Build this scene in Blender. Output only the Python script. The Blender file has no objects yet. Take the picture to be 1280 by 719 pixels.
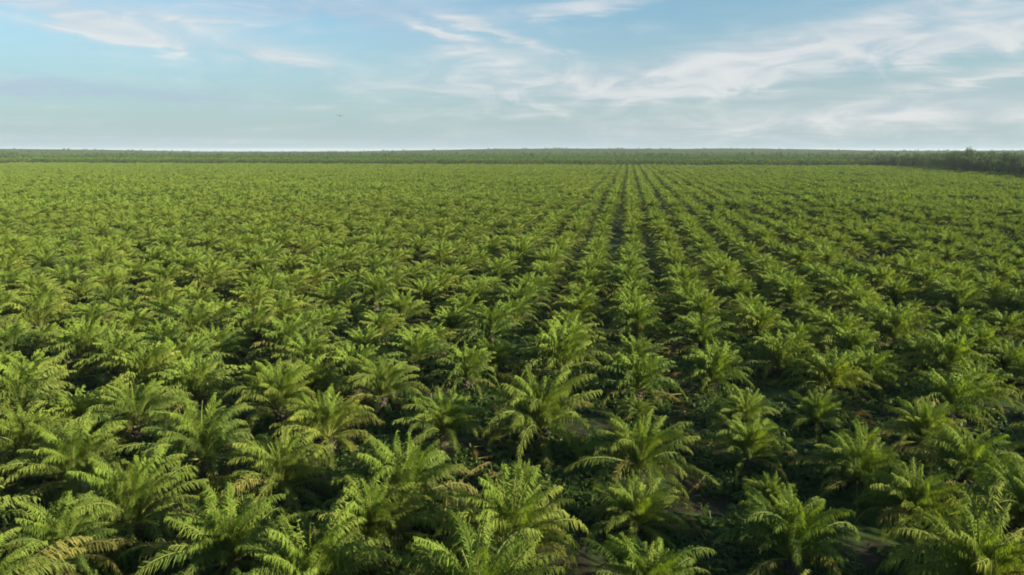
import bpy, math, random
import numpy as np
from mathutils import Vector

# ------------------------------------------------------------------ camera, sky, sun, exposure
sc = bpy.context.scene
C = sc.collection
R = math.radians
H = 24.5                                    # camera height over the ground, metres
FPX, CX, CY = 853.0, 640.0, 359.5           # focal length and centre in photo pixels
PITCH = math.atan((CY - 188.0) / FPX)
cam = bpy.data.cameras.new('camera'); cam_o = bpy.data.objects.new('camera', cam); C.objects.link(cam_o)
cam.sensor_width = 36.0; cam.lens = FPX / 1280.0 * 36.0
cam.clip_start = 0.5; cam.clip_end = 60000.0
cam_o.location = (0, 0, H); cam_o.rotation_euler = (math.pi / 2 - PITCH, 0, 0)
sc.camera = cam_o

SUN_AZ, SUN_EL = R(114.0), R(18.0)          # clockwise from the view direction (+Y), elevation
SKY_STRENGTH, SUN_STRENGTH, EXPOSURE = 0.064, 5.0, 1.5
sun = bpy.data.lights.new('sun', 'SUN'); sun_o = bpy.data.objects.new('sun', sun); C.objects.link(sun_o)
sun.energy = SUN_STRENGTH; sun.angle = R(0.6); sun.color = (1.0, 0.90, 0.73)
sd = Vector((math.sin(SUN_AZ) * math.cos(SUN_EL), math.cos(SUN_AZ) * math.cos(SUN_EL), math.sin(SUN_EL)))
sun_o.rotation_euler = sd.to_track_quat('Z', 'Y').to_euler()
sc.view_settings.view_transform = 'Standard'; sc.view_settings.look = 'None'
sc.view_settings.exposure = EXPOSURE; sc.view_settings.gamma = 1.0
sc.view_settings.use_curve_mapping = False
sc.render.engine = 'CYCLES'
cy = sc.cycles
cy.max_bounces = 4; cy.diffuse_bounces = 2; cy.glossy_bounces = 2; cy.transmission_bounces = 4
cy.transparent_max_bounces = 4; cy.volume_bounces = 0
cy.use_denoising = True
cy.pixel_filter_type = 'BLACKMAN_HARRIS'; cy.filter_width = 1.8
cy.sample_clamp_indirect = 4.0


def ray(x, y):
    dx, dz = (x - CX) / FPX, -(y - CY) / FPX
    c, s = math.cos(PITCH), math.sin(PITCH)
    return Vector((dx, c + dz * s, -s + dz * c))


def hit(x, y, z):
    d = ray(x, y); t = (z - H) / d.z
    return d.x * t, d.y * t


def azel(x, y):
    d = ray(x, y)
    return math.degrees(math.atan2(d.x, d.y)), math.degrees(math.atan2(d.z, math.hypot(d.x, d.y)))


class NT:
    """small helper to write node trees as expressions"""
    def __init__(self, tree): self.t = tree; self.n = tree.nodes; self.l = tree.links
    def node(self, kind, **kw):
        n = self.n.new(kind)
        for k, v in kw.items(): setattr(n, k, v)
        return n
    def put(self, sock, v):
        if hasattr(v, 'is_output'): self.l.new(v, sock)
        else: sock.default_value = v
    def m(self, op, a, b=0.0, c=0.0, clamp=False):
        n = self.node('ShaderNodeMath', operation=op, use_clamp=clamp)
        self.put(n.inputs[0], a); self.put(n.inputs[1], b); self.put(n.inputs[2], c)
        return n.outputs[0]
    def mix(self, f, a, b, blend='MIX'):
        n = self.node('ShaderNodeMix', data_type='RGBA', blend_type=blend)
        self.put(n.inputs[0], f); self.put(n.inputs[6], a); self.put(n.inputs[7], b)
        return n.outputs[2]
    def noise(self, vec, scale, detail=4.0, rough=0.5, dist=0.0):
        n = self.node('ShaderNodeTexNoise')
        if vec is not None: self.l.new(vec, n.inputs['Vector'])
        n.inputs['Scale'].default_value = scale; n.inputs['Detail'].default_value = detail
        n.inputs['Roughness'].default_value = rough; n.inputs['Distortion'].default_value = dist
        return n.outputs['Fac']
    def xyz(self, x, y, z=0.0):
        n = self.node('ShaderNodeCombineXYZ')
        for i, v in enumerate((x, y, z)): self.put(n.inputs[i], v)
        return n.outputs[0]
    def ramp(self, f, lo, hi):
        n = self.node('ShaderNodeMapRange', interpolation_type='SMOOTHSTEP')
        self.put(n.inputs[0], f); n.inputs[1].default_value = lo; n.inputs[2].default_value = hi
        return n.outputs[0]


def build_world():
    w = bpy.data.worlds.new('World'); sc.world = w; w.use_nodes = True
    w.node_tree.nodes.clear(); t = NT(w.node_tree)
    sky = t.node('ShaderNodeTexSky', sky_type='NISHITA', sun_disc=False)
    sky.sun_elevation = SUN_EL; sky.sun_rotation = SUN_AZ
    sky.altitude = 50; sky.air_density = 1.0; sky.dust_density = 0.6; sky.ozone_density = 2.2
    tc = t.node('ShaderNodeTexCoord'); s = t.node('ShaderNodeSeparateXYZ')
    t.l.new(tc.outputs['Generated'], s.inputs[0]); x, y, z = s.outputs
    deg = 180 / math.pi
    az = t.m('MULTIPLY', t.m('ARCTAN2', x, y), deg)
    el = t.m('MULTIPLY', t.m('ARCSINE', z), deg)
    # cirrus layer: the direction projected on a flat layer overhead, seamless all round
    zz = t.m('ADD', t.m('MAXIMUM', z, 0.0), 0.05)
    px, py = t.m('DIVIDE', x, zz), t.m('DIVIDE', y, zz)
    flat = t.xyz(t.m('MULTIPLY', px, 0.55), py, 3.0)
    big = t.noise(flat, 0.42, 5, 0.6, 0.6)
    fine = t.noise(t.xyz(t.m('MULTIPLY', px, 0.8), t.m('MULTIPLY', py, 1.5), 9.0), 1.7, 6, 0.62, 0.9)
    wob = t.noise(t.xyz(t.m('MULTIPLY', px, 0.7), py, 5.0), 1.0, 5, 0.6, 0.3)
    wisp = t.noise(t.xyz(x, y, t.m('MULTIPLY', z, 3.4)), 10.0, 8, 0.56, 0.9)
    # ragged offsets so that no streak has a clean edge
    azw = t.m('ADD', az, t.m('MULTIPLY', t.m('SUBTRACT', wob, 0.5), 11.0))
    elw = t.m('ADD', el, t.m('MULTIPLY', t.m('ADD', t.m('SUBTRACT', fine, 0.5), t.m('SUBTRACT', wisp, 0.5)), 2.2))

    def strokes(lst):
        tot = None
        for (sx, sy, ln, th, tilt, amp) in lst:
            a0, e0 = azel(sx, sy); c_, s_ = math.cos(R(tilt)), math.sin(R(tilt))
            da, de = t.m('SUBTRACT', azw, a0), t.m('SUBTRACT', elw, e0)
            u = t.m('ADD', t.m('MULTIPLY', da, c_ / (ln / 15.0)), t.m('MULTIPLY', de, s_ / (ln / 15.0)))
            v = t.m('ADD', t.m('MULTIPLY', da, -s_ / (th / 15.0)), t.m('MULTIPLY', de, c_ / (th / 15.0)))
            r2 = t.m('ADD', t.m('MULTIPLY', u, u), t.m('MULTIPLY', v, v))
            g = t.m('MULTIPLY', t.m('EXPONENT', t.m('MULTIPLY', r2, -1.0)), amp)
            tot = g if tot is None else t.m('ADD', tot, g)
        return tot
    white = strokes([
        (120, 22, 150, 15, -7, .70), (255, 24, 70, 6, -3, .55), (165, 46, 60, 7, -10, .55),
        (355, 70, 60, 11, -4, .62), (552, 42, 40, 8, -18, 1.5), (625, 38, 50, 8, -20, 1.2),
        (605, 70, 80, 16, -5, .5), (722, 8, 80, 9, 7, .8), (755, 120, 42, 6, 0, .75),
        (905, 106, 140, 9, 6, .6), (1000, 64, 270, 17, 7, .62), (1240, 50, 120, 14, 6, .85),
        (1225, 97, 90, 7, 9, .65), (1110, 20, 210, 15, 9, .6), (1120, 150, 260, 18, 2, .45),
        (560, 105, 160, 14, 0, .3), (1010, 85, 340, 46, 4, .22), (640, 95, 170, 40, 0, .22), (980, 140, 360, 26, 1, .24), (200, 70, 260, 40, -3, .16)])
    grey = strokes([
        (430, 10, 190, 17, 0, .65), (40, 6, 130, 12, 0, .45), (110, 112, 140, 8, -2, .9),
        (215, 126, 70, 4, 0, .4), (930, 78, 170, 12, 5, .4), (1180, 130, 150, 9, 4, .3)])
    tex = t.m('MAXIMUM', t.m('ADD', t.m('MULTIPLY', fine, 1.0), t.m('SUBTRACT', t.m('MULTIPLY', wisp, 2.0), 0.5)), 0.1)
    veil = t.ramp(big, 0.44, 0.76)                                   # thin cirrus everywhere
    wm = t.m('ADD', t.m('MULTIPLY', white, tex), t.m('MULTIPLY', veil, t.m('MULTIPLY', t.ramp(wisp, 0.3, 0.75), 0.6)), clamp=True)
    gm = t.m('MULTIPLY', grey, tex, clamp=True)
    low = t.m('EXPONENT', t.m('MULTIPLY', t.m('MAXIMUM', el, 0.0), -0.17))   # air thickens to the horizon
    hs = t.node('ShaderNodeHueSaturation')
    t.l.new(sky.outputs[0], hs.inputs['Color']); hs.inputs['Saturation'].default_value = 0.84
    base = t.mix(1.0, hs.outputs[0], (0.68, 0.97, 1.02, 1), 'MULTIPLY')
    # humid air dims the low sky the same all round
    dim = t.m('SUBTRACT', 1.0, t.m('MULTIPLY', t.m('EXPONENT', t.m('MULTIPLY', t.m('MAXIMUM', el, 0.0), -0.14)), 0.75))
    base = t.mix(1.0, base, t.xyz(dim, dim, dim), 'MULTIPLY')
    base = t.mix(t.m('MULTIPLY', low, 0.92), base, (2.95, 3.72, 3.92, 1))
    c1 = t.mix(t.m('MULTIPLY', gm, 0.75), base, (2.4, 3.0, 3.8, 1))
    c2 = t.mix(t.m('MULTIPLY', wm, 0.8), c1, t.mix(t.ramp(wisp, 0.35, 0.7), (3.5, 3.8, 4.05, 1), (4.6, 4.62, 4.55, 1)))
    bg = t.node('ShaderNodeBackground'); bg.inputs[1].default_value = SKY_STRENGTH
    t.l.new(c2, bg.inputs[0])
    out = t.node('ShaderNodeOutputWorld'); t.l.new(bg.outputs[0], out.inputs[0])


build_world()

# ------------------------------------------------------------------ materials
def material(name):
    m = bpy.data.materials.new(name); m.use_nodes = True
    m.node_tree.nodes.clear(); return m, NT(m.node_tree)


def finish(t, shader):
    o = t.node('ShaderNodeOutputMaterial'); t.l.new(shader, o.inputs[0])


def leafy(t, col, trans_gain, rough=0.5, tr=0.32, spec=0.3):
    p = t.node('ShaderNodeBsdfPrincipled'); t.put(p.inputs['Base Color'], col)
    p.inputs['Roughness'].default_value = rough; p.inputs['Specular IOR Level'].default_value = spec
    tl = t.node('ShaderNodeBsdfTranslucent')
    t.put(tl.inputs[0], t.mix(1.0, col, trans_gain, 'MULTIPLY'))
    mx = t.node('ShaderNodeMixShader'); mx.inputs[0].default_value = tr
    t.l.new(p.outputs[0], mx.inputs[1]); t.l.new(tl.outputs[0], mx.inputs[2])
    finish(t, mx.outputs[0])


def tint_attr(t):
    a = t.node('ShaderNodeAttribute', attribute_type='INSTANCER', attribute_name='tint')
    return a.outputs['Fac']


def mat_frond():
    m, t = material('frond_leaf')
    a = t.node('ShaderNodeAttribute', attribute_type='GEOMETRY', attribute_name='leaf')
    s = t.node('ShaderNodeSeparateColor'); t.l.new(a.outputs['Color'], s.inputs[0])
    age, along, rnd = s.outputs; stem = a.outputs['Alpha']
    tint = tint_attr(t)
    green, yellow = (0.048, 0.106, 0.025, 1), (0.228, 0.254, 0.042, 1)
    f = t.m('ADD', t.m('MULTIPLY', tint, 0.55), t.m('ADD', t.m('MULTIPLY', t.m('POWER', along, 1.8), 0.62), t.m('MULTIPLY', t.m('SUBTRACT', rnd, 0.5), 0.34)), clamp=True)
    col = t.mix(f, green, yellow)
    col = t.mix(t.ramp(age, 0.34, 0.0), col, (0.15, 0.215, 0.03, 1))     # pale new leaf at the heart
    # the oldest fronds go straw and brown
    old = t.ramp(t.m('ADD', age, t.m('MULTIPLY', rnd, 0.10)), 0.84, 1.08)
    col = t.mix(t.m('MULTIPLY', old, 0.6), col, (0.20, 0.155, 0.05, 1))
    dead = t.ramp(age, 1.3, 1.5)
    col = t.mix(dead, col, (0.17, 0.11, 0.05, 1))
    col = t.mix(stem, col, (0.17, 0.185, 0.045, 1))
    g = t.node('ShaderNodeNewGeometry')
    n = t.noise(g.outputs['Position'], 0.9, 3)
    col = t.mix(1.0, col, t.mix(t.ramp(n, 0.3, 0.7), (0.8, 0.84, 0.8, 1), (1.18, 1.14, 1.1, 1)), 'MULTIPLY')
    leafy(t, col, (1.4, 1.38, 0.55, 1), 0.7, 0.36, 0.08)
    return m


def mat_trunk():
    m, t = material('trunk_bark')
    tc = t.node('ShaderNodeTexCoord'); n = t.noise(tc.outputs['Object'], 7.0, 5, 0.65)
    col = t.mix(t.ramp(n, 0.35, 0.7), (0.032, 0.025, 0.016, 1), (0.085, 0.066, 0.042, 1))
    p = t.node('ShaderNodeBsdfPrincipled'); t.put(p.inputs['Base Color'], col); p.inputs['Roughness'].default_value = 0.9
    finish(t, p.outputs[0]); return m


def mat_ground():
    m, t = material('plantation_soil')
    g = t.node('ShaderNodeNewGeometry'); pos = g.outputs['Position']
    a, b, c = t.noise(pos, 0.11, 4, 0.6), t.noise(pos, 0.9, 6, 0.65), t.noise(pos, 0.004, 3)
    soil = t.mix(b, (0.020, 0.017, 0.010, 1), (0.040, 0.033, 0.020, 1))
    grass = t.mix(b, (0.022, 0.050, 0.010, 1), (0.055, 0.085, 0.018, 1))
    near = t.mix(t.ramp(t.m('ADD', a, t.m('MULTIPLY', t.m('SUBTRACT', b, 0.5), 0.5)), 0.44, 0.58), soil, grass)
    col = t.mix(t.m('MULTIPLY', t.ramp(c, 0.4, 0.6), 0.4), near, (0.05, 0.075, 0.02, 1))
    p = t.node('ShaderNodeBsdfPrincipled'); t.put(p.inputs['Base Color'], col); p.inputs['Roughness'].default_value = 0.95
    p.inputs['Specular IOR Level'].default_value = 0.1
    bm = t.node('ShaderNodeBump'); bm.inputs['Strength'].default_value = 0.6; bm.inputs['Distance'].default_value = 0.15
    t.l.new(b, bm.inputs['Height']); t.l.new(bm.outputs[0], p.inputs['Normal'])
    finish(t, p.outputs[0]); return m


def mat_simple_leaf(name, c0, c1, gain=(1.3, 1.3, 0.6, 1), tr=0.3):
    m, t = material(name)
    a = t.node('ShaderNodeAttribute', attribute_type='GEOMETRY', attribute_name='leaf')
    s = t.node('ShaderNodeSeparateColor'); t.l.new(a.outputs['Color'], s.inputs[0])
    f = t.m('ADD', t.m('MULTIPLY', s.outputs[2], 0.55), t.m('MULTIPLY', tint_attr(t), 0.45), clamp=True)
    leafy(t, t.mix(f, c0, c1), gain, 0.6, tr, 0.2); return m


MF, MT, MG = mat_frond(), mat_trunk(), mat_ground()
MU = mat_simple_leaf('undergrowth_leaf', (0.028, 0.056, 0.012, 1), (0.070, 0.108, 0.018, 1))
MTREE = mat_simple_leaf('forest_leaf', (0.030, 0.066, 0.022, 1), (0.095, 0.145, 0.036, 1), tr=0.2)

# ------------------------------------------------------------------ mesh helpers
def to_mesh(name, verts, faces, cols, mats, fmat=None):
    me = bpy.data.meshes.new(name)
    me.from_pydata(verts, [], faces)
    if cols is not None:
        at = me.attributes.new('leaf', 'FLOAT_COLOR', 'POINT')
        at.data.foreach_set('color', np.asarray(cols, np.float32).ravel())
    for m in mats: me.materials.append(m)
    if fmat is not None: me.polygons.foreach_set('material_index', np.asarray(fmat, np.int32))
    me.update(); return me


class Buf:
    def __init__(self): self.v, self.f, self.c = [], [], []
    def add(self, vs, fs, c):
        b = len(self.v); self.v += vs
        self.f += [tuple(i + b for i in f) for f in fs]
        self.c += [c] * len(vs) if not isinstance(c, list) else c
    def mesh(self, name, mat): return to_mesh(name, self.v, self.f, self.c, [mat])


Z = Vector((0, 0, 1))


def frond(buf, rng, L, th0, bend, pairs, lmax, wid, age, lat=0.0, az=0.0, org=(0, 0, 0), stem=True, segs=12):
    """one pinnate frond: arching rachis with drooping leaflets down both sides"""
    N = 24; p = Vector(org); pts, tans = [p.copy()], []
    for i in range(N + 1):
        tt = i / N
        th = th0 - bend * tt ** 1.8; ph = az + lat * tt * tt
        T = Vector((math.cos(th) * math.cos(ph), math.cos(th) * math.sin(ph), math.sin(th)))
        tans.append(T)
        if i < N: p = p + T * (L / N); pts.append(p.copy())
    side0 = Vector((-math.sin(az), math.cos(az), 0))
    if stem:
        k = 3; prev = None; vs, fs = [], []
        for j in range(segs + 1):
            i = round(j * N / segs); T = tans[i]; S = side0; U = T.cross(S) * -1
            r = 0.055 * (1 - 0.85 * i / N) + 0.006
            for q in range(k):
                a = 2 * math.pi * q / k + 0.5
                vs.append(tuple(pts[i] + S * (math.cos(a) * r * (1.5 if i < 4 else 1)) + U * (math.sin(a) * r)))
            if j:
                for q in range(k):
                    fs.append(((j - 1) * k + q, (j - 1) * k + (q + 1) % k, j * k + (q + 1) % k, j * k + q))
        buf.add(vs, fs, (age, 0.0, 0.5, 1.0))
    t0 = 0.15
    for i in range(pairs):
        tt = t0 + (1 - t0) * (i + 0.5) / pairs
        x = tt * N; i0 = min(int(x), N - 1); fr = x - i0
        P = pts[i0].lerp(pts[i0 + 1], fr); T = tans[i0].lerp(tans[i0 + 1], fr).normalized()
        S = (side0 - T * side0.dot(T)).normalized(); U = S.cross(T) * -1
        if U.z < 0 and th0 < 1.4: U = -U
        prof = min(1.0, 0.45 + 2.4 * (tt - t0)) * (1.0 - 0.62 * max(0.0, (tt - 0.55) / 0.45) ** 1.6)
        for s in (-1, 1):
            al = R(62 - 34 * tt) + rng.uniform(-.3, .3)
            be = rng.choice((R(26), R(4), R(-14))) + rng.uniform(-.12, .12)
            d0 = (T * math.cos(al) + (S * (s * math.cos(be)) + U * math.sin(be)) * math.sin(al)).normalized()
            l = lmax * prof * rng.uniform(.6, 1.2)
            d1 = (d0 + Vector((0, 0, -rng.uniform(.9, 3.2)))).normalized()
            w = T * (wid * 0.5)
            mid = P + d0 * (l * .42); tip = mid + d1 * (l * .64)
            r = rng.random()
            cb, cm, ct = (age, tt * .5, r, 0), (age, tt * .8, r, 0), (age, min(1, tt * .8 + .35), r, 0)
            buf.add([tuple(P - w * .5), tuple(P + w * .5), tuple(mid + w), tuple(mid - w), tuple(tip)],
                    [(0, 1, 2, 3), (3, 2, 4)], [cb, cb, cm, cm, ct])


def frond_shape(a, rng):
    """length, starting elevation and bend of a frond of age a (0 heart, 1 oldest)"""
    th0 = R(85 - 70 * a ** 1.25) + rng.uniform(-.1, .1)
    bend = R(60 + 46 * a ** 0.8) * rng.uniform(.7, 1.35)
    L = (3.2 + 1.35 * a) * rng.uniform(.85, 1.12)
    return L, th0, bend


# ------------------------------------------------------------------ ground, with the curve of the earth and low hills
rowdir = ray(787, 188); ROW = math.atan2(rowdir.x, rowdir.y); CA, SA = math.cos(ROW), math.sin(ROW)
V_EDGE = 1015.0                              # where the young planting ends at a track


def uv_of(x, y): return x * CA - y * SA, x * SA + y * CA
def xy_of(u, v): return u * CA + v * SA, -u * SA + v * CA


HILLS = []
for (px_, dist, h, wx, wy) in ((690, 4300, 24, 1150, 900), (930, 5200, 20, 900, 900), (-40, 4200, 19, 700, 900),
                               (150, 5200, 12, 500, 900), (1350, 4600, 14, 900, 900)):
    a = math.radians(azel(px_, 188)[0]); HILLS.append((dist * math.sin(a), dist * math.cos(a), h, wx, wy))


def ground_z(x, y):
    r2 = x * x + y * y
    z = -r2 / (2 * 6.371e6)
    for (hx, hy, h, wx, wy) in HILLS:
        z = z + h * np.exp(-((x - hx) / wx) ** 2 - ((y - hy) / wy) ** 2)
    return z


def build_ground():
    rings = [0] + list(np.geomspace(12, 11500, 70)); nseg = 144
    vs, fs = [(0, 0, 0)], []
    for r in rings[1:]:
        for k in range(nseg):
            a = 2 * math.pi * k / nseg; x, y = r * math.sin(a), r * math.cos(a)
            vs.append((x, y, float(ground_z(x, y))))
    for k in range(nseg): fs.append((0, 1 + (k + 1) % nseg, 1 + k))
    for j in range(len(rings) - 2):
        b0, b1 = 1 + j * nseg, 1 + (j + 1) * nseg
        for k in range(nseg): fs.append((b0 + k, b0 + (k + 1) % nseg, b1 + (k + 1) % nseg, b1 + k))
    me = to_mesh('ground', vs, fs, None, [MG]); me.polygons.foreach_set('use_smooth', [True] * len(me.polygons))
    o = bpy.data.objects.new('ground', me); C.objects.link(o)
    o['kind'] = 'structure'; o['label'] = 'dark soil and low grass under the palm rows'; o['category'] = 'ground'


build_ground()

# ------------------------------------------------------------------ palm pieces
rng = random.Random(11)
BINS = 7
FROND = []                                   # detailed fronds, three of each age
for b in range(BINS):
    row = []
    for k in range(3):
        a = b / (BINS - 1); L, th0, bend = frond_shape(a, rng)
        bf = Buf(); frond(bf, rng, L, th0, bend, 74, 0.70, 0.042, a, lat=rng.uniform(-.4, .4))
        row.append(bf.mesh('frond', MF))
    FROND.append(row)
TAN = []                                     # yellowing, straw-coloured fronds
for k in range(3):
    L, th0, bend = frond_shape(.6 + .15 * k, rng)
    bf = Buf(); frond(bf, rng, L, th0, bend, 60, 0.85, 0.055, 1.18, lat=rng.uniform(-.3, .3)); TAN.append(bf.mesh('frond', MF))
DEAD = []
for k in range(2):
    bf = Buf(); frond(bf, rng, 3.9, R(-8 - 14 * k), R(58), 34, 0.62, 0.06, 1.6, lat=rng.uniform(-.3, .3)); DEAD.append(bf.mesh('frond', MF))

HEART = []                                   # unopened spears at the heart of the crown
for k in range(3):
    bf = Buf()
    for j in range(5):
        frond(bf, rng, rng.uniform(1.8, 3.2), R(rng.uniform(80, 88)), R(rng.uniform(8, 22)), 16, 0.34, 0.06, 0.0, az=j * 2.4 + rng.random(), org=(0, 0, .25))
    HEART.append(bf.mesh('crown', MF))


def crown_mesh(n, pairs, lmax, wid, stem, dead=0):
    bf = Buf(); pw = rng.uniform(.95, 1.8)      # how upright this crown is
    for i in range(n):
        a = (i / (n - 1)) ** pw; L, th0, bend = frond_shape(a, rng); z = i * 2.39996 + rng.uniform(-.2, .2)
        frond(bf, rng, L, th0, bend, pairs, lmax, wid, a if rng.random() > .05 or a < .5 else 1.15, rng.uniform(-.35, .35), z,
              (.16 * math.cos(z), .16 * math.sin(z), .35 * (1 - a)), stem, 5)
    for k in range(dead):
        z = rng.uniform(0, 6.28); frond(bf, rng, 3.7, R(-12), R(55), pairs, lmax * .8, wid * .8, 1.6, 0, z)
    return bf.mesh('crown', MF)


CROWN = [crown_mesh(52, 22, 0.72, 0.12, True, dead=(1 if k % 4 == 3 else 0)) for k in range(12)]


def trunk_mesh(h, seed):
    r_ = random.Random(seed); bf = Buf(); n, rings = 10, 7; vs, fs = [], []
    for j in range(rings + 1):
        z = h * j / rings; rad = (.46 - .10 * j / rings) + (.12 if j == 0 else 0)
        for k in range(n):
            a = 2 * math.pi * k / n; rr = rad * r_.uniform(.9, 1.1)
            vs.append((rr * math.cos(a), rr * math.sin(a), z - (.15 if j == 0 else 0)))
    for j in range(rings):
        for k in range(n): fs.append((j * n + k, j * n + (k + 1) % n, (j + 1) * n + (k + 1) % n, (j + 1) * n + k))
    fs.append(tuple(rings * n + k for k in range(n)))
    bf.add(vs, fs, (0, 0, .5, 0))
    for i in range(26):                      # cut frond bases wound round the trunk
        a = i * 2.39996; z = .15 + (h - .2) * i / 26; c, s = math.cos(a), math.sin(a); w = .11
        o0, o1 = .36, .36 + r_.uniform(.14, .24)
        q = [(c * o0 - s * w, s * o0 + c * w, z), (c * o0 + s * w, s * o0 - c * w, z), (c * o0, s * o0, z + .16),
             (c * o1 - s * w * .6, s * o1 + c * w * .6, z + .22), (c * o1 + s * w * .6, s * o1 - c * w * .6, z + .22), (c * o1 * .95, s * o1 * .95, z + .31)]
        bf.add(q, [(0, 1, 4, 3), (1, 2, 5, 4), (2, 0, 3, 5), (3, 4, 5)], (0, 0, .5, 0))
    return bf.mesh('trunk', MT)


TRUNKH = [0.7, 0.9, 1.1]
TRUNK = [trunk_mesh(h, i) for i, h in enumerate(TRUNKH)]

# ------------------------------------------------------------------ where the palms stand
SEEN = [(640, 644), (654, 562), (675, 504), (701, 437), (724, 376), (814, 696), (797, 603), (800, 539), (797, 480), (794, 425),
        (995, 644), (966, 574), (934, 492), (902, 428), (878, 381), (1082, 521), (1041, 451), (995, 410), (552, 504), (581, 445),
        (506, 591), (613, 399), (280, 649), (70, 649), (163, 603), (250, 539), (349, 568), (87, 562), (466, 626),
        (408, 510), (169, 498), (35, 457), (245, 469), (105, 422), (314, 440), (443, 445), (384, 434), (29, 533), (1150, 600), (1230, 690), (1190, 480)]
RS, PS = 8.05, 6.8
spots = []
lat_rng = np.random.default_rng(5)
umax = 1000
for r in range(int(-umax / RS), int(umax / RS) + 1):
    u = 1.35 + RS * r
    off = float(lat_rng.uniform(0, PS)); bow = float(lat_rng.normal(0, .25)); ph = float(lat_rng.uniform(0, 6.28))
    for k in range(-1, int(V_EDGE / PS) + 1):
        v = 3.0 + off + PS * k
        ju, jv, miss = lat_rng.normal(0, .42), lat_rng.normal(0, .95), lat_rng.random()
        if v > V_EDGE or miss < .03: continue
        spots.append(xy_of(u + ju + bow * math.sin(v / 60 + ph), v + jv))
spots = np.array(spots)
# the palms one can tell apart near the drone stand where the photograph has them
taken = set()
for q in SEEN:
    x, y = hit(q[0], q[1], 3.7); d = np.hypot(spots[:, 0] - x, spots[:, 1] - y)
    for i in np.argsort(d)[:3]:
        if d[i] < 6.0 and i not in taken: spots[i] = (x, y); taken.add(int(i)); break
keep = []                                    # no two closer than palms are ever planted
for i, p in enumerate(spots):
    if np.hypot(*p) < 140 and i not in taken and any(np.hypot(*(spots[j] - p)) < 4.8 for j in taken): continue
    keep.append(i)
is_taken = np.array([i in taken for i in keep]); spots = spots[keep]

# the dark wood at the right: its edge runs away from the drone
EDGE = [hit(1330, 219, 5.5), hit(1280, 216, 5.5), hit(1205, 212, 5.5), hit(1150, 207, 5.5), hit(1040, 203.4, 5.5)]


def in_wood(x, y, margin=0.0, depth=1e9):
    """behind the wood's front edge as seen across the field"""
    a = np.arctan2(x, y); d = np.hypot(x, y)
    ea = np.array([math.atan2(ex, ey) for ex, ey in EDGE][::-1]); ed = np.array([math.hypot(ex, ey) for ex, ey in EDGE][::-1])
    lim = np.interp(a, ea, ed, left=1e9, right=ed[-1] * .96)
    return (d > lim - margin) & (d < lim + depth)


X, Y = spots[:, 0], spots[:, 1]
ok = ~in_wood(X, Y, 9.0)
spots, is_taken = spots[ok], is_taken[ok]; X, Y = spots[:, 0], spots[:, 1]
az_ = np.degrees(np.arctan2(X, Y)); dist = np.hypot(X, Y)
# inside the picture, or a step outside it
c, s = math.cos(PITCH), math.sin(PITCH)
def project(x, y, z):
    dz = z - H; fwd = y * c - dz * s; up = y * s + dz * c
    return CX + FPX * x / np.maximum(fwd, .1), CY - FPX * up / np.maximum(fwd, .1), fwd
sx, sy, fw = project(X, Y, 4.5)
mar = 4.0 * FPX / np.maximum(fw, 1)
inside = (fw > 3) & (sx > -mar * .8) & (sx < 1280 + mar * .8) & (sy < 719 + mar * .75)
order = np.argsort(np.where(inside, dist, 1e9))
NEAR, SINGLE = 40, 300
near_ids, single_ids = order[:NEAR], order[NEAR:SINGLE]

LOOKS = {
    'green': ('young oil palm with deep green arching fronds in the planted rows', 'deep green palms in the rows'),
    'lime': ('young oil palm with mid-green fronds paling towards their tips', 'mid-green palms in the rows'),
    'yellow': ('young oil palm with a crown of yellow-green fronds', 'yellow-green palms in the rows'),
    'dry': ('green oil palm with dry brown fronds hanging under its crown', 'palms with dry hanging fronds'),
    'tall': ('tall vigorous oil palm rising above the palms around it', 'tall palms in the rows'),
    'small': ('undersized oil palm with a low crown among taller palms', 'undersized palms in the rows'),
}


def look_of(r):
    x = r.random()
    return 'green' if x < .30 else 'lime' if x < .60 else 'yellow' if x < .82 else 'dry' if x < .90 else 'tall' if x < .95 else 'small'


def tint_of(look, r):
    return {'green': .05, 'lime': .36, 'yellow': .76, 'dry': .3, 'small': .3, 'tall': .35}[look] + r.uniform(-.08, .08)


def new(name, me, parent, loc=(0, 0, 0), rz=0.0, tint=0.0, scale=1.0, tilt=(0, 0)):
    o = bpy.data.objects.new(name, me); C.objects.link(o); o.parent = parent
    o.location = loc; o.rotation_euler = (tilt[0], tilt[1], rz); o.scale = (scale,) * 3; o['tint'] = tint
    return o


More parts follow.
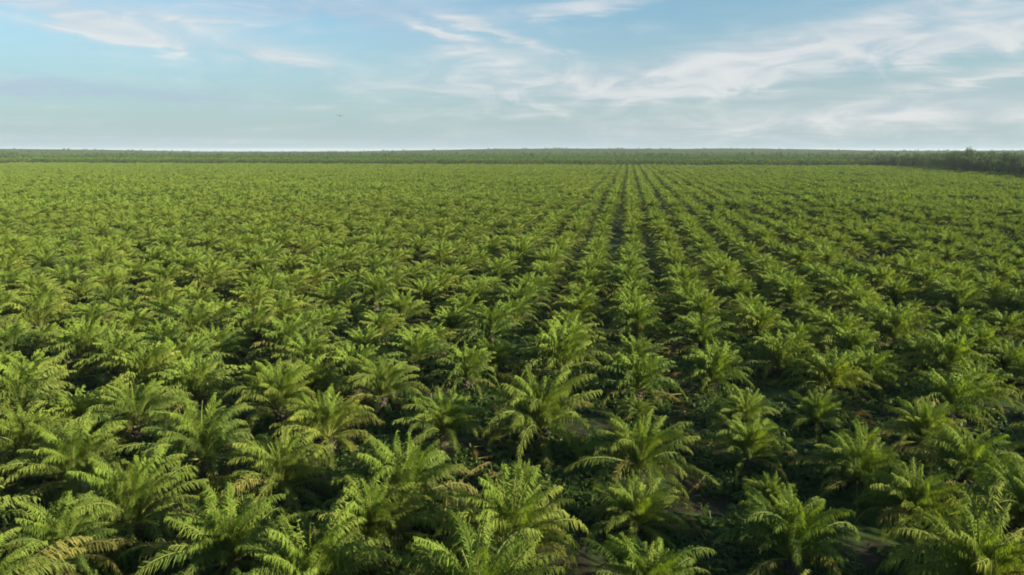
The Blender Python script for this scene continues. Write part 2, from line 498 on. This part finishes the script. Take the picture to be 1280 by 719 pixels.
pr = random.Random(77)
straw = int(np.argmin(np.hypot(sx - 35, sy - 457)))
for rank, i in enumerate(order[:SINGLE]):
    i = int(i); look = look_of(pr)
    if i == straw: look = 'straw'
    vig = 1 + .07 * math.sin(X[i] * .045 + 2 * math.sin(Y[i] * .03)) + .05 * math.sin(Y[i] * .07 + X[i] * .02)
    sc_ = {'small': pr.uniform(.50, .62), 'tall': pr.uniform(1.34, 1.46)}.get(look, min(1.3, max(.78, vig * pr.gauss(1.14, .12))))
    e = bpy.data.objects.new('palm_tree', None); C.objects.link(e); e.empty_display_size = 1
    e.location = (X[i], Y[i], float(ground_z(X[i], Y[i]))); e.rotation_euler = (pr.gauss(0, .05), pr.gauss(0, .05), pr.uniform(0, 6.28)); e.scale = (sc_, sc_, sc_ * pr.uniform(.9, 1.14))
    if look == 'straw':
        e['label'] = 'young oil palm with most of its lower fronds dried orange-brown'; tint = .6
    else:
        e['label'], e['group'] = LOOKS[look]; tint = tint_of(look, pr)
    e['category'] = 'palm tree'
    k = pr.randrange(3); th = TRUNKH[k]
    new('trunk', TRUNK[k], e, tint=tint)
    if rank < NEAR:
        cr = new('crown', HEART[pr.randrange(3)], e, (0, 0, th - .05), pr.uniform(0, 6.28), tint)
        n = pr.randrange(50, 60); pw = pr.uniform(.95, 1.75)
        for j in range(n):
            a = (j / (n - 1)) ** pw; z = j * 2.39996 + pr.uniform(-.18, .18)
            b = min(BINS - 1, max(0, round(a * (BINS - 1) + pr.uniform(-.3, .3))))
            me = FROND[b][pr.randrange(3)]
            if b >= 3 and pr.random() < .10: me = TAN[pr.randrange(3)]
            if look == 'straw' and b >= 3 and j % 2: me = TAN[pr.randrange(3)] if b < 6 else DEAD[j % 4 // 2]
            new('frond', me, cr, (.2 * math.cos(z), .2 * math.sin(z), .35 * (1 - a)), z, tint + pr.uniform(-.16, .16),
                pr.uniform(.8, 1.16), (pr.gauss(0, .17), pr.gauss(0, .1)))
        if look == 'dry':
            for j in range(pr.randrange(2, 4)):
                z = pr.uniform(0, 6.28)
                o = new('frond', DEAD[j % 2], cr, (.3 * math.cos(z), .3 * math.sin(z), -.05), z, tint); o['label'] = 'dry brown hanging frond'
    else:
        m = 3 + 4 * pr.randrange(3) if look == 'dry' else pr.choice((0, 1, 2, 4, 5, 6, 8, 9, 10))
        new('crown', CROWN[m], e, (0, 0, th - .05), pr.uniform(0, 6.28), tint)

# ------------------------------------------------------------------ masses: one object each, copies set on points
def hidden_collection(name, meshes):
    col = bpy.data.collections.new(name)     # not linked to the scene: only a source of copies
    for i, me in enumerate(meshes):
        o = bpy.data.objects.new('%s_%02d' % (name, i), me); col.objects.link(o)
    return col


def mass(name, label, cat, pts, rot, scl, idx, tint, col, mats):
    me = bpy.data.meshes.new(name); me.from_pydata([tuple(map(float, p)) for p in pts], [], [])
    for nm, typ, arr in (('rot', 'FLOAT', rot), ('scl', 'FLOAT', scl), ('idx', 'INT', idx), ('tint', 'FLOAT', tint)):
        a = me.attributes.new(nm, typ, 'POINT')
        a.data.foreach_set('value', np.asarray(arr, np.float32 if typ == 'FLOAT' else np.int32))
    for m in mats: me.materials.append(m)
    o = bpy.data.objects.new(name, me); C.objects.link(o)
    o['kind'] = 'stuff'; o['label'] = label; o['category'] = cat
    g = bpy.data.node_groups.new(name, 'GeometryNodeTree')
    g.interface.new_socket('Geometry', in_out='INPUT', socket_type='NodeSocketGeometry')
    g.interface.new_socket('Geometry', in_out='OUTPUT', socket_type='NodeSocketGeometry')
    gi, go = g.nodes.new('NodeGroupInput'), g.nodes.new('NodeGroupOutput')
    ci = g.nodes.new('GeometryNodeCollectionInfo'); ci.inputs['Collection'].default_value = col
    ci.inputs['Separate Children'].default_value = True; ci.inputs['Reset Children'].default_value = True
    ip = g.nodes.new('GeometryNodeInstanceOnPoints'); ip.inputs['Pick Instance'].default_value = True

    def named(nm, typ):
        n = g.nodes.new('GeometryNodeInputNamedAttribute'); n.data_type = typ; n.inputs['Name'].default_value = nm
        return n.outputs['Attribute']
    cx = g.nodes.new('ShaderNodeCombineXYZ'); g.links.new(named('rot', 'FLOAT'), cx.inputs[2])
    er = g.nodes.new('FunctionNodeEulerToRotation'); g.links.new(cx.outputs[0], er.inputs[0])
    g.links.new(gi.outputs[0], ip.inputs['Points']); g.links.new(ci.outputs[0], ip.inputs['Instance'])
    g.links.new(named('idx', 'INT'), ip.inputs['Instance Index'])
    g.links.new(er.outputs[0], ip.inputs['Rotation']); g.links.new(named('scl', 'FLOAT'), ip.inputs['Scale'])
    g.links.new(ip.outputs[0], go.inputs[0])
    md = o.modifiers.new('copies', 'NODES'); md.node_group = g
    return o


def with_trunk(crown, th, r=.42, bark=None):
    """crown mesh raised on a plain trunk, for palms too far off to show more"""
    v = [(p.co.x, p.co.y, p.co.z + th) for p in crown.vertices]; f = [tuple(p.vertices) for p in crown.polygons]
    cols = np.zeros(len(crown.vertices) * 4, np.float32); crown.attributes['leaf'].data.foreach_get('color', cols); cols = cols.reshape(-1, 4).tolist()
    b = len(v); n = 6
    for z, rr in ((-.3, r * 1.2), (th * .5, r), (th + .3, r * .9)):
        for k in range(n): a = 6.2832 * k / n; v.append((rr * math.cos(a), rr * math.sin(a), z)); cols.append([0, 0, .5, 0])
    fm = [0] * len(f)
    for j in range(2):
        for k in range(n): f.append((b + j * n + k, b + j * n + (k + 1) % n, b + (j + 1) * n + (k + 1) % n, b + (j + 1) * n + k)); fm.append(1)
    return to_mesh('palm', v, f, cols, [MF, bark or MT], fm)


FAR = [crown_mesh(30, 9, 0.82, 0.34, False) for k in range(8)]
mr = np.random.default_rng(3)
rest = order[SINGLE:]
side = np.abs(az_) < 46
rest = np.array([i for i in rest if side[i] and Y[i] > 2])
dd = dist[rest]; sel_mid = dd < 300
tints = np.clip(mr.choice([.05, .36, .76, .3], len(rest), p=[.28, .32, .28, .12]) + mr.uniform(-.1, .1, len(rest)), 0, 1)
xr, yr = X[rest], Y[rest]
vig = 1 + .07 * np.sin(xr * .045 + 2 * np.sin(yr * .03)) + .05 * np.sin(yr * .07 + xr * .02)
scl = np.clip(vig * mr.normal(1.08, .14, len(rest)), .66, 1.42)
scl = np.where(mr.random(len(rest)) < .04, mr.uniform(.55, .72, len(rest)), scl)
tints = np.clip(tints + .12 * np.sin(xr * .021 + 1.5 * np.sin(yr * .013)) * np.sin(yr * .017), 0, 1)
pts = np.stack([X[rest], Y[rest], ground_z(X[rest], Y[rest])], 1)
young = hidden_collection('source_young', [with_trunk(m, 1.1) for m in CROWN] + [with_trunk(m, 1.1) for m in FAR])
idx = np.where(sel_mid, mr.integers(0, 12, len(rest)), 12 + mr.integers(0, 8, len(rest)))
mass('palm_plantation', 'unbroken mass of young oil palms filling the plain to the far track', 'palm plantation',
     pts, mr.uniform(0, 6.28, len(rest)), scl, idx, tints, young, [MF, MT])

# older, taller palms beyond the track: near ones singly, far ones as groves of 36
MATURE = [with_trunk(crown_mesh(22, 8, 1.0, 0.4, False), 7.0, .5, MU) for k in range(4)]     # trunks coloured dark green to paint in the shade under the crowns


def grove(seed):
    r_ = random.Random(seed); bf = Buf()
    for a in range(6):
        for b in range(6):
            ox, oy, oz = (a - 2.5) * 9 + r_.uniform(-1.5, 1.5), (b - 2.5) * 9 + r_.uniform(-1.5, 1.5), r_.uniform(6.6, 8.8)
            rc = r_.random() * .5 + .2
            for i in range(13):
                z = i * 2.4 + r_.random(); th0 = R(r_.uniform(15, 75)); L = 4.6; q = [Vector((ox, oy, oz))]
                for j in range(3):
                    th = th0 - R(28) * j; q.append(q[-1] + Vector((math.cos(th) * math.cos(z), math.cos(th) * math.sin(z), math.sin(th))) * (L / 3))
                S = Vector((-math.sin(z), math.cos(z), 0)); W = (.15, .6, .65, .1); vs = []
                for j in range(4):
                    vs += [tuple(q[j] - S * W[j] - Z * W[j] * .5), tuple(q[j]), tuple(q[j] + S * W[j] - Z * W[j] * .5)]
                fs = []
                for j in range(3): fs += [(3 * j, 3 * j + 1, 3 * j + 4, 3 * j + 3), (3 * j + 1, 3 * j + 2, 3 * j + 5, 3 * j + 4)]
                bf.add(vs, fs, (r_.random() * .8, .4, rc, 0))
    return bf.mesh('grove', MF)


GROVE = [grove(s_) for s_ in range(3)]
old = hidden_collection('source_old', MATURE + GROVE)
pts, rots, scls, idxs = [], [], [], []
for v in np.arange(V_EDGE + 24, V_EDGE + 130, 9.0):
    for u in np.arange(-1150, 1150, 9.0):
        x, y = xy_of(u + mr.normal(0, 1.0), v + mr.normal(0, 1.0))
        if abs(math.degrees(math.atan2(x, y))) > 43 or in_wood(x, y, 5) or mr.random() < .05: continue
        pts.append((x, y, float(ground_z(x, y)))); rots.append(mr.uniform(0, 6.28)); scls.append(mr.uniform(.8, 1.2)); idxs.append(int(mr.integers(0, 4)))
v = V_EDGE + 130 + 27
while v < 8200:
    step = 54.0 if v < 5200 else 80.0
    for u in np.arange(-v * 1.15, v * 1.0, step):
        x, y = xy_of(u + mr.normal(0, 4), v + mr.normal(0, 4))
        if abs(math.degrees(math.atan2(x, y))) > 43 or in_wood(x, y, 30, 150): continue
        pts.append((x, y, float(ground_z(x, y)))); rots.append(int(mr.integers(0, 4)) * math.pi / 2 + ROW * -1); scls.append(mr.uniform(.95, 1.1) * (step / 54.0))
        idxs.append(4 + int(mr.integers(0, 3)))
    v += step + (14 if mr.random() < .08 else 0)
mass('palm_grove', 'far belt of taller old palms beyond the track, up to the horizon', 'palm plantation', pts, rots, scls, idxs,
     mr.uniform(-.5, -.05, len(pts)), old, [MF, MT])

# ------------------------------------------------------------------ the dark wood and the tree that stands out of it
def tree_crown(bf, r_, cx, cy, cz, rx, rz, n, leaf):
    lobes = [(cx + r_.gauss(0, rx * .42), cy + r_.gauss(0, rx * .42), cz + r_.uniform(-.5, .6) * rz, r_.uniform(.35, .6)) for _ in range(9)]
    for i in range(n):
        lx, ly, lz, lr = lobes[i % 9]
        d = Vector((r_.gauss(0, 1), r_.gauss(0, 1), r_.gauss(0, 1))).normalized() * (r_.random() ** .4)
        p = Vector((lx + d.x * rx * lr, ly + d.y * rx * lr, lz + d.z * rz * lr))
        a = Vector((r_.gauss(0, 1), r_.gauss(0, 1), r_.gauss(0, .5))).normalized() * leaf * r_.uniform(.6, 1.2)
        b = Vector((r_.gauss(0, 1), r_.gauss(0, 1), r_.gauss(0, .5))).normalized() * leaf * r_.uniform(.4, .9)
        bf.add([tuple(p - a), tuple(p - b), tuple(p + a), tuple(p + b)], [(0, 1, 2, 3)], (0, 0, r_.random(), 0))


def limbs(h, r0, r_, spread):
    bf = Buf()
    def tube(p, q, ra, rb, n=7):
        d = (q - p).normalized(); s_ = d.cross(Vector((.3, .9, .1))).normalized(); u_ = d.cross(s_); vs = []
        for c0, rr in ((p, ra), (q, rb)):
            for k in range(n): a = 6.2832 * k / n; vs.append(tuple(c0 + s_ * math.cos(a) * rr + u_ * math.sin(a) * rr))
        bf.add(vs, [(k, (k + 1) % n, n + (k + 1) % n, n + k) for k in range(n)], (0, 0, .5, 0))
    base, fork = Vector((0, 0, -.4)), Vector((.2, .1, h * .58))
    tube(base, fork, r0, r0 * .6)
    for k in range(7):
        a = k * 2.4 + r_.random(); tip = Vector((math.cos(a) * spread * .6, math.sin(a) * spread * .6, h * r_.uniform(.74, .92)))
        tube(fork - Vector((0, 0, r_.uniform(0, h * .12))), tip, r0 * .34, r0 * .08, 5)
    return bf.mesh('trunk', MT)


WOOD = []
for k in range(4):
    r_ = random.Random(50 + k); bf = Buf()
    tree_crown(bf, r_, 0, 0, 13.5, 4.4, 6.6, 620, .62); tree_crown(bf, r_, 0, 0, 6, 3.2, 5.0, 160, .6)
    WOOD.append(bf.mesh('tree', MTREE))
wood = hidden_collection('source_wood', WOOD)
pts, rots, scls, idxs = [], [], [], []
for a in np.arange(math.radians(18.5), math.radians(46), .0095):
    ea = [math.atan2(ex, ey) for ex, ey in EDGE][::-1]; ed = [math.hypot(ex, ey) for ex, ey in EDGE][::-1]
    d0 = float(np.interp(a, ea, ed, right=ed[-1] * .96)); d = d0
    if a < ea[0]: continue
    grow = min(1.0, (a - ea[0]) / .12)
    first = True
    while d < d0 + 150:
        aa = a + mr.uniform(-.004, .004); x, y = d * math.sin(aa), d * math.cos(aa)
        hgt = mr.choice([mr.uniform(11, 15), mr.uniform(15, 19), mr.uniform(18, 23.5)]) * (.6 + .4 * grow) * (mr.uniform(.5, .8) if first else 1)
        pts.append((x, y, float(ground_z(x, y)))); rots.append(mr.uniform(0, 6.28)); scls.append(hgt / 19.5); idxs.append(int(mr.integers(0, 4)))
        d += mr.uniform(4.5, 8) if d < d0 + 60 else mr.uniform(10, 16); first = False
for k in range(800):                         # scattered trees and small stands over the far palms
    a = mr.uniform(R(-42), R(42)); d = mr.uniform(1500, 5200)
    for j in range(int(mr.integers(1, 5))):
        x, y = d * math.sin(a) + mr.normal(0, 14), d * math.cos(a) + mr.normal(0, 14)
        pts.append((x, y, float(ground_z(x, y)))); rots.append(mr.uniform(0, 6.28)); scls.append(mr.uniform(.6, 1.1)); idxs.append(int(mr.integers(0, 4)))
mass('forest', 'dark dense wood of tall trees bordering the palm rows', 'forest', pts, rots, scls, idxs, mr.uniform(0, 1, len(pts)), wood, [MTREE])


pts, rots, scls, idxs = [], [], [], []
for u in np.arange(-1150, 900, 3.4):         # dark bushes and small trees along the far track
    if math.sin(u * .05) + math.sin(u * .021 + 1) + mr.normal(0, .5) < -.55: continue
    x, y = xy_of(u + mr.normal(0, 1.5), V_EDGE + 17 + mr.normal(0, 3.0))
    if in_wood(x, y, 5): continue
    pts.append((x, y, float(ground_z(x, y)))); rots.append(mr.uniform(0, 6.28)); scls.append(mr.uniform(.36, .60)); idxs.append(int(mr.integers(0, 4)))
mass('treeline', 'broken dark line of bushes along the far edge of the young palms', 'bushes', pts, rots, scls, idxs, mr.uniform(0, .1, len(pts)), wood, [MTREE])


def emergent(px_, top_y, dist_, spread, label, seed):
    d = ray(px_, top_y)
    ea = [math.atan2(ex, ey) for ex, ey in EDGE][::-1]; ed = [math.hypot(ex, ey) for ex, ey in EDGE][::-1]
    dist_ += float(np.interp(math.atan2(d.x, d.y), ea, ed))
    k = dist_ / math.hypot(d.x, d.y); x, y, top = d.x * k, d.y * k, H + d.z * k
    gz = float(ground_z(x, y)); h = top - gz; r_ = random.Random(seed)
    e = bpy.data.objects.new('broadleaf_tree', None); C.objects.link(e); e.location = (x, y, gz)
    e['label'] = label; e['category'] = 'tree'
    new('trunk', limbs(h, .5, r_, spread), e)
    bf = Buf(); tree_crown(bf, r_, 0, 0, h * .82, spread, h * .2, 900, .5)
    new('crown', bf.mesh('crown', MTREE), e, tint=.25)


emergent(1213, 183.6, 30, 4.4, 'tall dark tree standing up above the top of the wood', 4)

# ------------------------------------------------------------------ undergrowth between the near palms
def clump(seed):
    r_ = random.Random(seed); bf = Buf()
    for i in range(16):
        a = r_.uniform(0, 6.28); l = r_.uniform(.5, 1.1); th = R(r_.uniform(30, 80)); w = r_.uniform(.06, .13)
        o0 = Vector((r_.gauss(0, .25), r_.gauss(0, .25), -.05)); D = Vector((math.cos(a), math.sin(a), 0)); S = Vector((-D.y, D.x, 0))
        m_ = o0 + (D * math.cos(th) + Z * math.sin(th)) * l * .6; t_ = m_ + (D * math.cos(th * .3) + Z * math.sin(th * .3 - .5)) * l * .5
        bf.add([tuple(o0 - S * w * .4), tuple(o0 + S * w * .4), tuple(m_ + S * w), tuple(m_ - S * w), tuple(t_)], [(0, 1, 2, 3), (3, 2, 4)], (0, 0, r_.random(), 0))
    return bf.mesh('clump', MU)


CL = hidden_collection('source_undergrowth', [clump(s_) for s_ in range(5)])
n = 30000
r = np.sqrt(mr.uniform(14 ** 2, 150 ** 2, n)); a = mr.uniform(R(-44), R(44), n)
x, y = r * np.sin(a), r * np.cos(a)
patch = np.sin(x * .31 + 1.3 * np.sin(y * .17)) * np.sin(y * .27 + 1.7 * np.sin(x * .13)) + mr.normal(0, .35, n)
k = patch > -.25
x, y = x[k], y[k]
mass('undergrowth', 'low leafy ground cover between the palm trunks', 'undergrowth', np.stack([x, y, ground_z(x, y)], 1),
     mr.uniform(0, 6.28, len(x)), mr.uniform(.5, 1.2, len(x)), mr.integers(0, 5, len(x)), mr.uniform(0, 1, len(x)), CL, [MU])

# cut fronds, dry and brown, dropped in every second lane
def cut_frond(seed):
    r_ = random.Random(seed); bf = Buf(); frond(bf, r_, 3.4, R(4), R(7), 26, .6, .06, 1.6, lat=r_.uniform(-.5, .5), org=(-1.7, 0, .22))
    return bf.mesh('cut_frond', MF)


CUT = hidden_collection('source_litter', [cut_frond(s_) for s_ in range(3)])
pts = []
for row in range(-14, 15, 2):
    for k in range(150):
        x, y = xy_of(1.35 + RS * (row + .5) + mr.normal(0, .8), mr.uniform(10, 130))
        if mr.random() < .75: pts.append((x, y, float(ground_z(x, y)) + mr.uniform(0, .35)))
mass('frond_litter', 'dry brown cut fronds strewn along the lanes between palms', 'litter', pts, mr.uniform(0, 6.28, len(pts)), mr.uniform(.7, 1.1, len(pts)),
     mr.integers(0, 3, len(pts)), mr.uniform(0, 1, len(pts)), CUT, [MF])

# ------------------------------------------------------------------ a bird high over the rows
def build_bird():
    m, t = material('grey_plumage')
    p = t.node('ShaderNodeBsdfPrincipled'); tc = t.node('ShaderNodeTexCoord')
    t.put(p.inputs['Base Color'], t.mix(t.noise(tc.outputs['Object'], 9.0, 3), (0.03, 0.03, 0.03, 1), (0.08, 0.075, 0.07, 1)))
    p.inputs['Roughness'].default_value = .8; finish(t, p.outputs[0])
    vs, fs = [], []; n = 8                   # body along +X: tail, trunk, neck, head, bill
    prof = [(-.36, .012, .0), (-.30, .05, .0), (-.15, .075, -.005), (.02, .09, -.01), (.16, .07, .0), (.24, .045, .012), (.30, .05, .02), (.345, .03, .018), (.40, .006, .008)]
    for (xx, rr, zz) in prof:
        for q in range(n):
            a = 6.2832 * q / n; vs.append((xx, rr * math.cos(a), zz + rr * .85 * math.sin(a)))
    for j in range(len(prof) - 1):
        for q in range(n): fs.append((j * n + q, j * n + (q + 1) % n, (j + 1) * n + (q + 1) % n, (j + 1) * n + q))
    for s_ in (-1, 1):                       # wings held slightly raised, and the tail fan
        b = len(vs)
        st = [(.05, .14, -.12, .03), (.30, .17, -.10, .10), (.55, .12, -.12, .12), (.78, .02, -.13, .10), (.92, -.10, -.14, .07)]
        for (yy, x0, x1, zz) in st:
            for (dx, dz) in ((x0, 0), ((x0 + x1) / 2, .018), (x1, 0), ((x0 + x1) / 2, -.008)): vs.append((dx, s_ * yy, zz + dz))
        for j in range(len(st) - 1):
            for q in range(4): fs.append((b + j * 4 + q, b + j * 4 + (q + 1) % 4, b + j * 4 + 4 + (q + 1) % 4, b + j * 4 + 4 + q))
        fs.append((b + 16, b + 17, b + 18, b + 19))
    b = len(vs); vs += [(-.28, -.04, .01), (-.28, .04, .01), (-.55, .11, .0), (-.58, 0, .005), (-.55, -.11, .0), (-.42, 0, .02), (-.42, 0, -.006)]
    fs += [(b, b + 1, b + 5), (b + 1, b + 2, b + 5), (b + 2, b + 3, b + 5), (b + 3, b + 4, b + 5), (b + 4, b, b + 5),
           (b + 1, b, b + 6), (b + 2, b + 1, b + 6), (b + 3, b + 2, b + 6), (b + 4, b + 3, b + 6), (b, b + 4, b + 6)]
    o = bpy.data.objects.new('bird', to_mesh('bird', vs, fs, None, [m])); C.objects.link(o)
    d = ray(425, 145); kk = 135 / d.y; o.location = (d.x * kk, d.y * kk, H + d.z * kk)
    o.rotation_euler = (R(6), R(-4), R(120))
    o['label'] = 'small grey bird gliding in the open sky'; o['category'] = 'bird'


build_bird()

# ------------------------------------------------------------------ the air
def build_haze():
    m, t = material('haze_air')
    pv = t.node('ShaderNodeVolumePrincipled'); pv.inputs['Color'].default_value = (.86, .92, 1.0, 1)
    pv.inputs['Density'].default_value = 0.00004; pv.inputs['Anisotropy'].default_value = 0.0
    o = t.node('ShaderNodeOutputMaterial'); t.l.new(pv.outputs[0], o.inputs['Volume'])
    q = 11700; z0, z1 = -13.0, 44.0
    vs = [(x, y, z) for z in (z0, z1) for (x, y) in ((-q, -q), (q, -q), (q, q), (-q, q))]
    fs = [(3, 2, 1, 0), (4, 5, 6, 7), (0, 1, 5, 4), (1, 2, 6, 5), (2, 3, 7, 6), (3, 0, 4, 7)]
    b = bpy.data.objects.new('haze', to_mesh('haze', vs, fs, None, [m])); C.objects.link(b)
    b['kind'] = 'stuff'; b['label'] = 'thin pale haze over the whole plain'; b['category'] = 'haze'


build_haze()
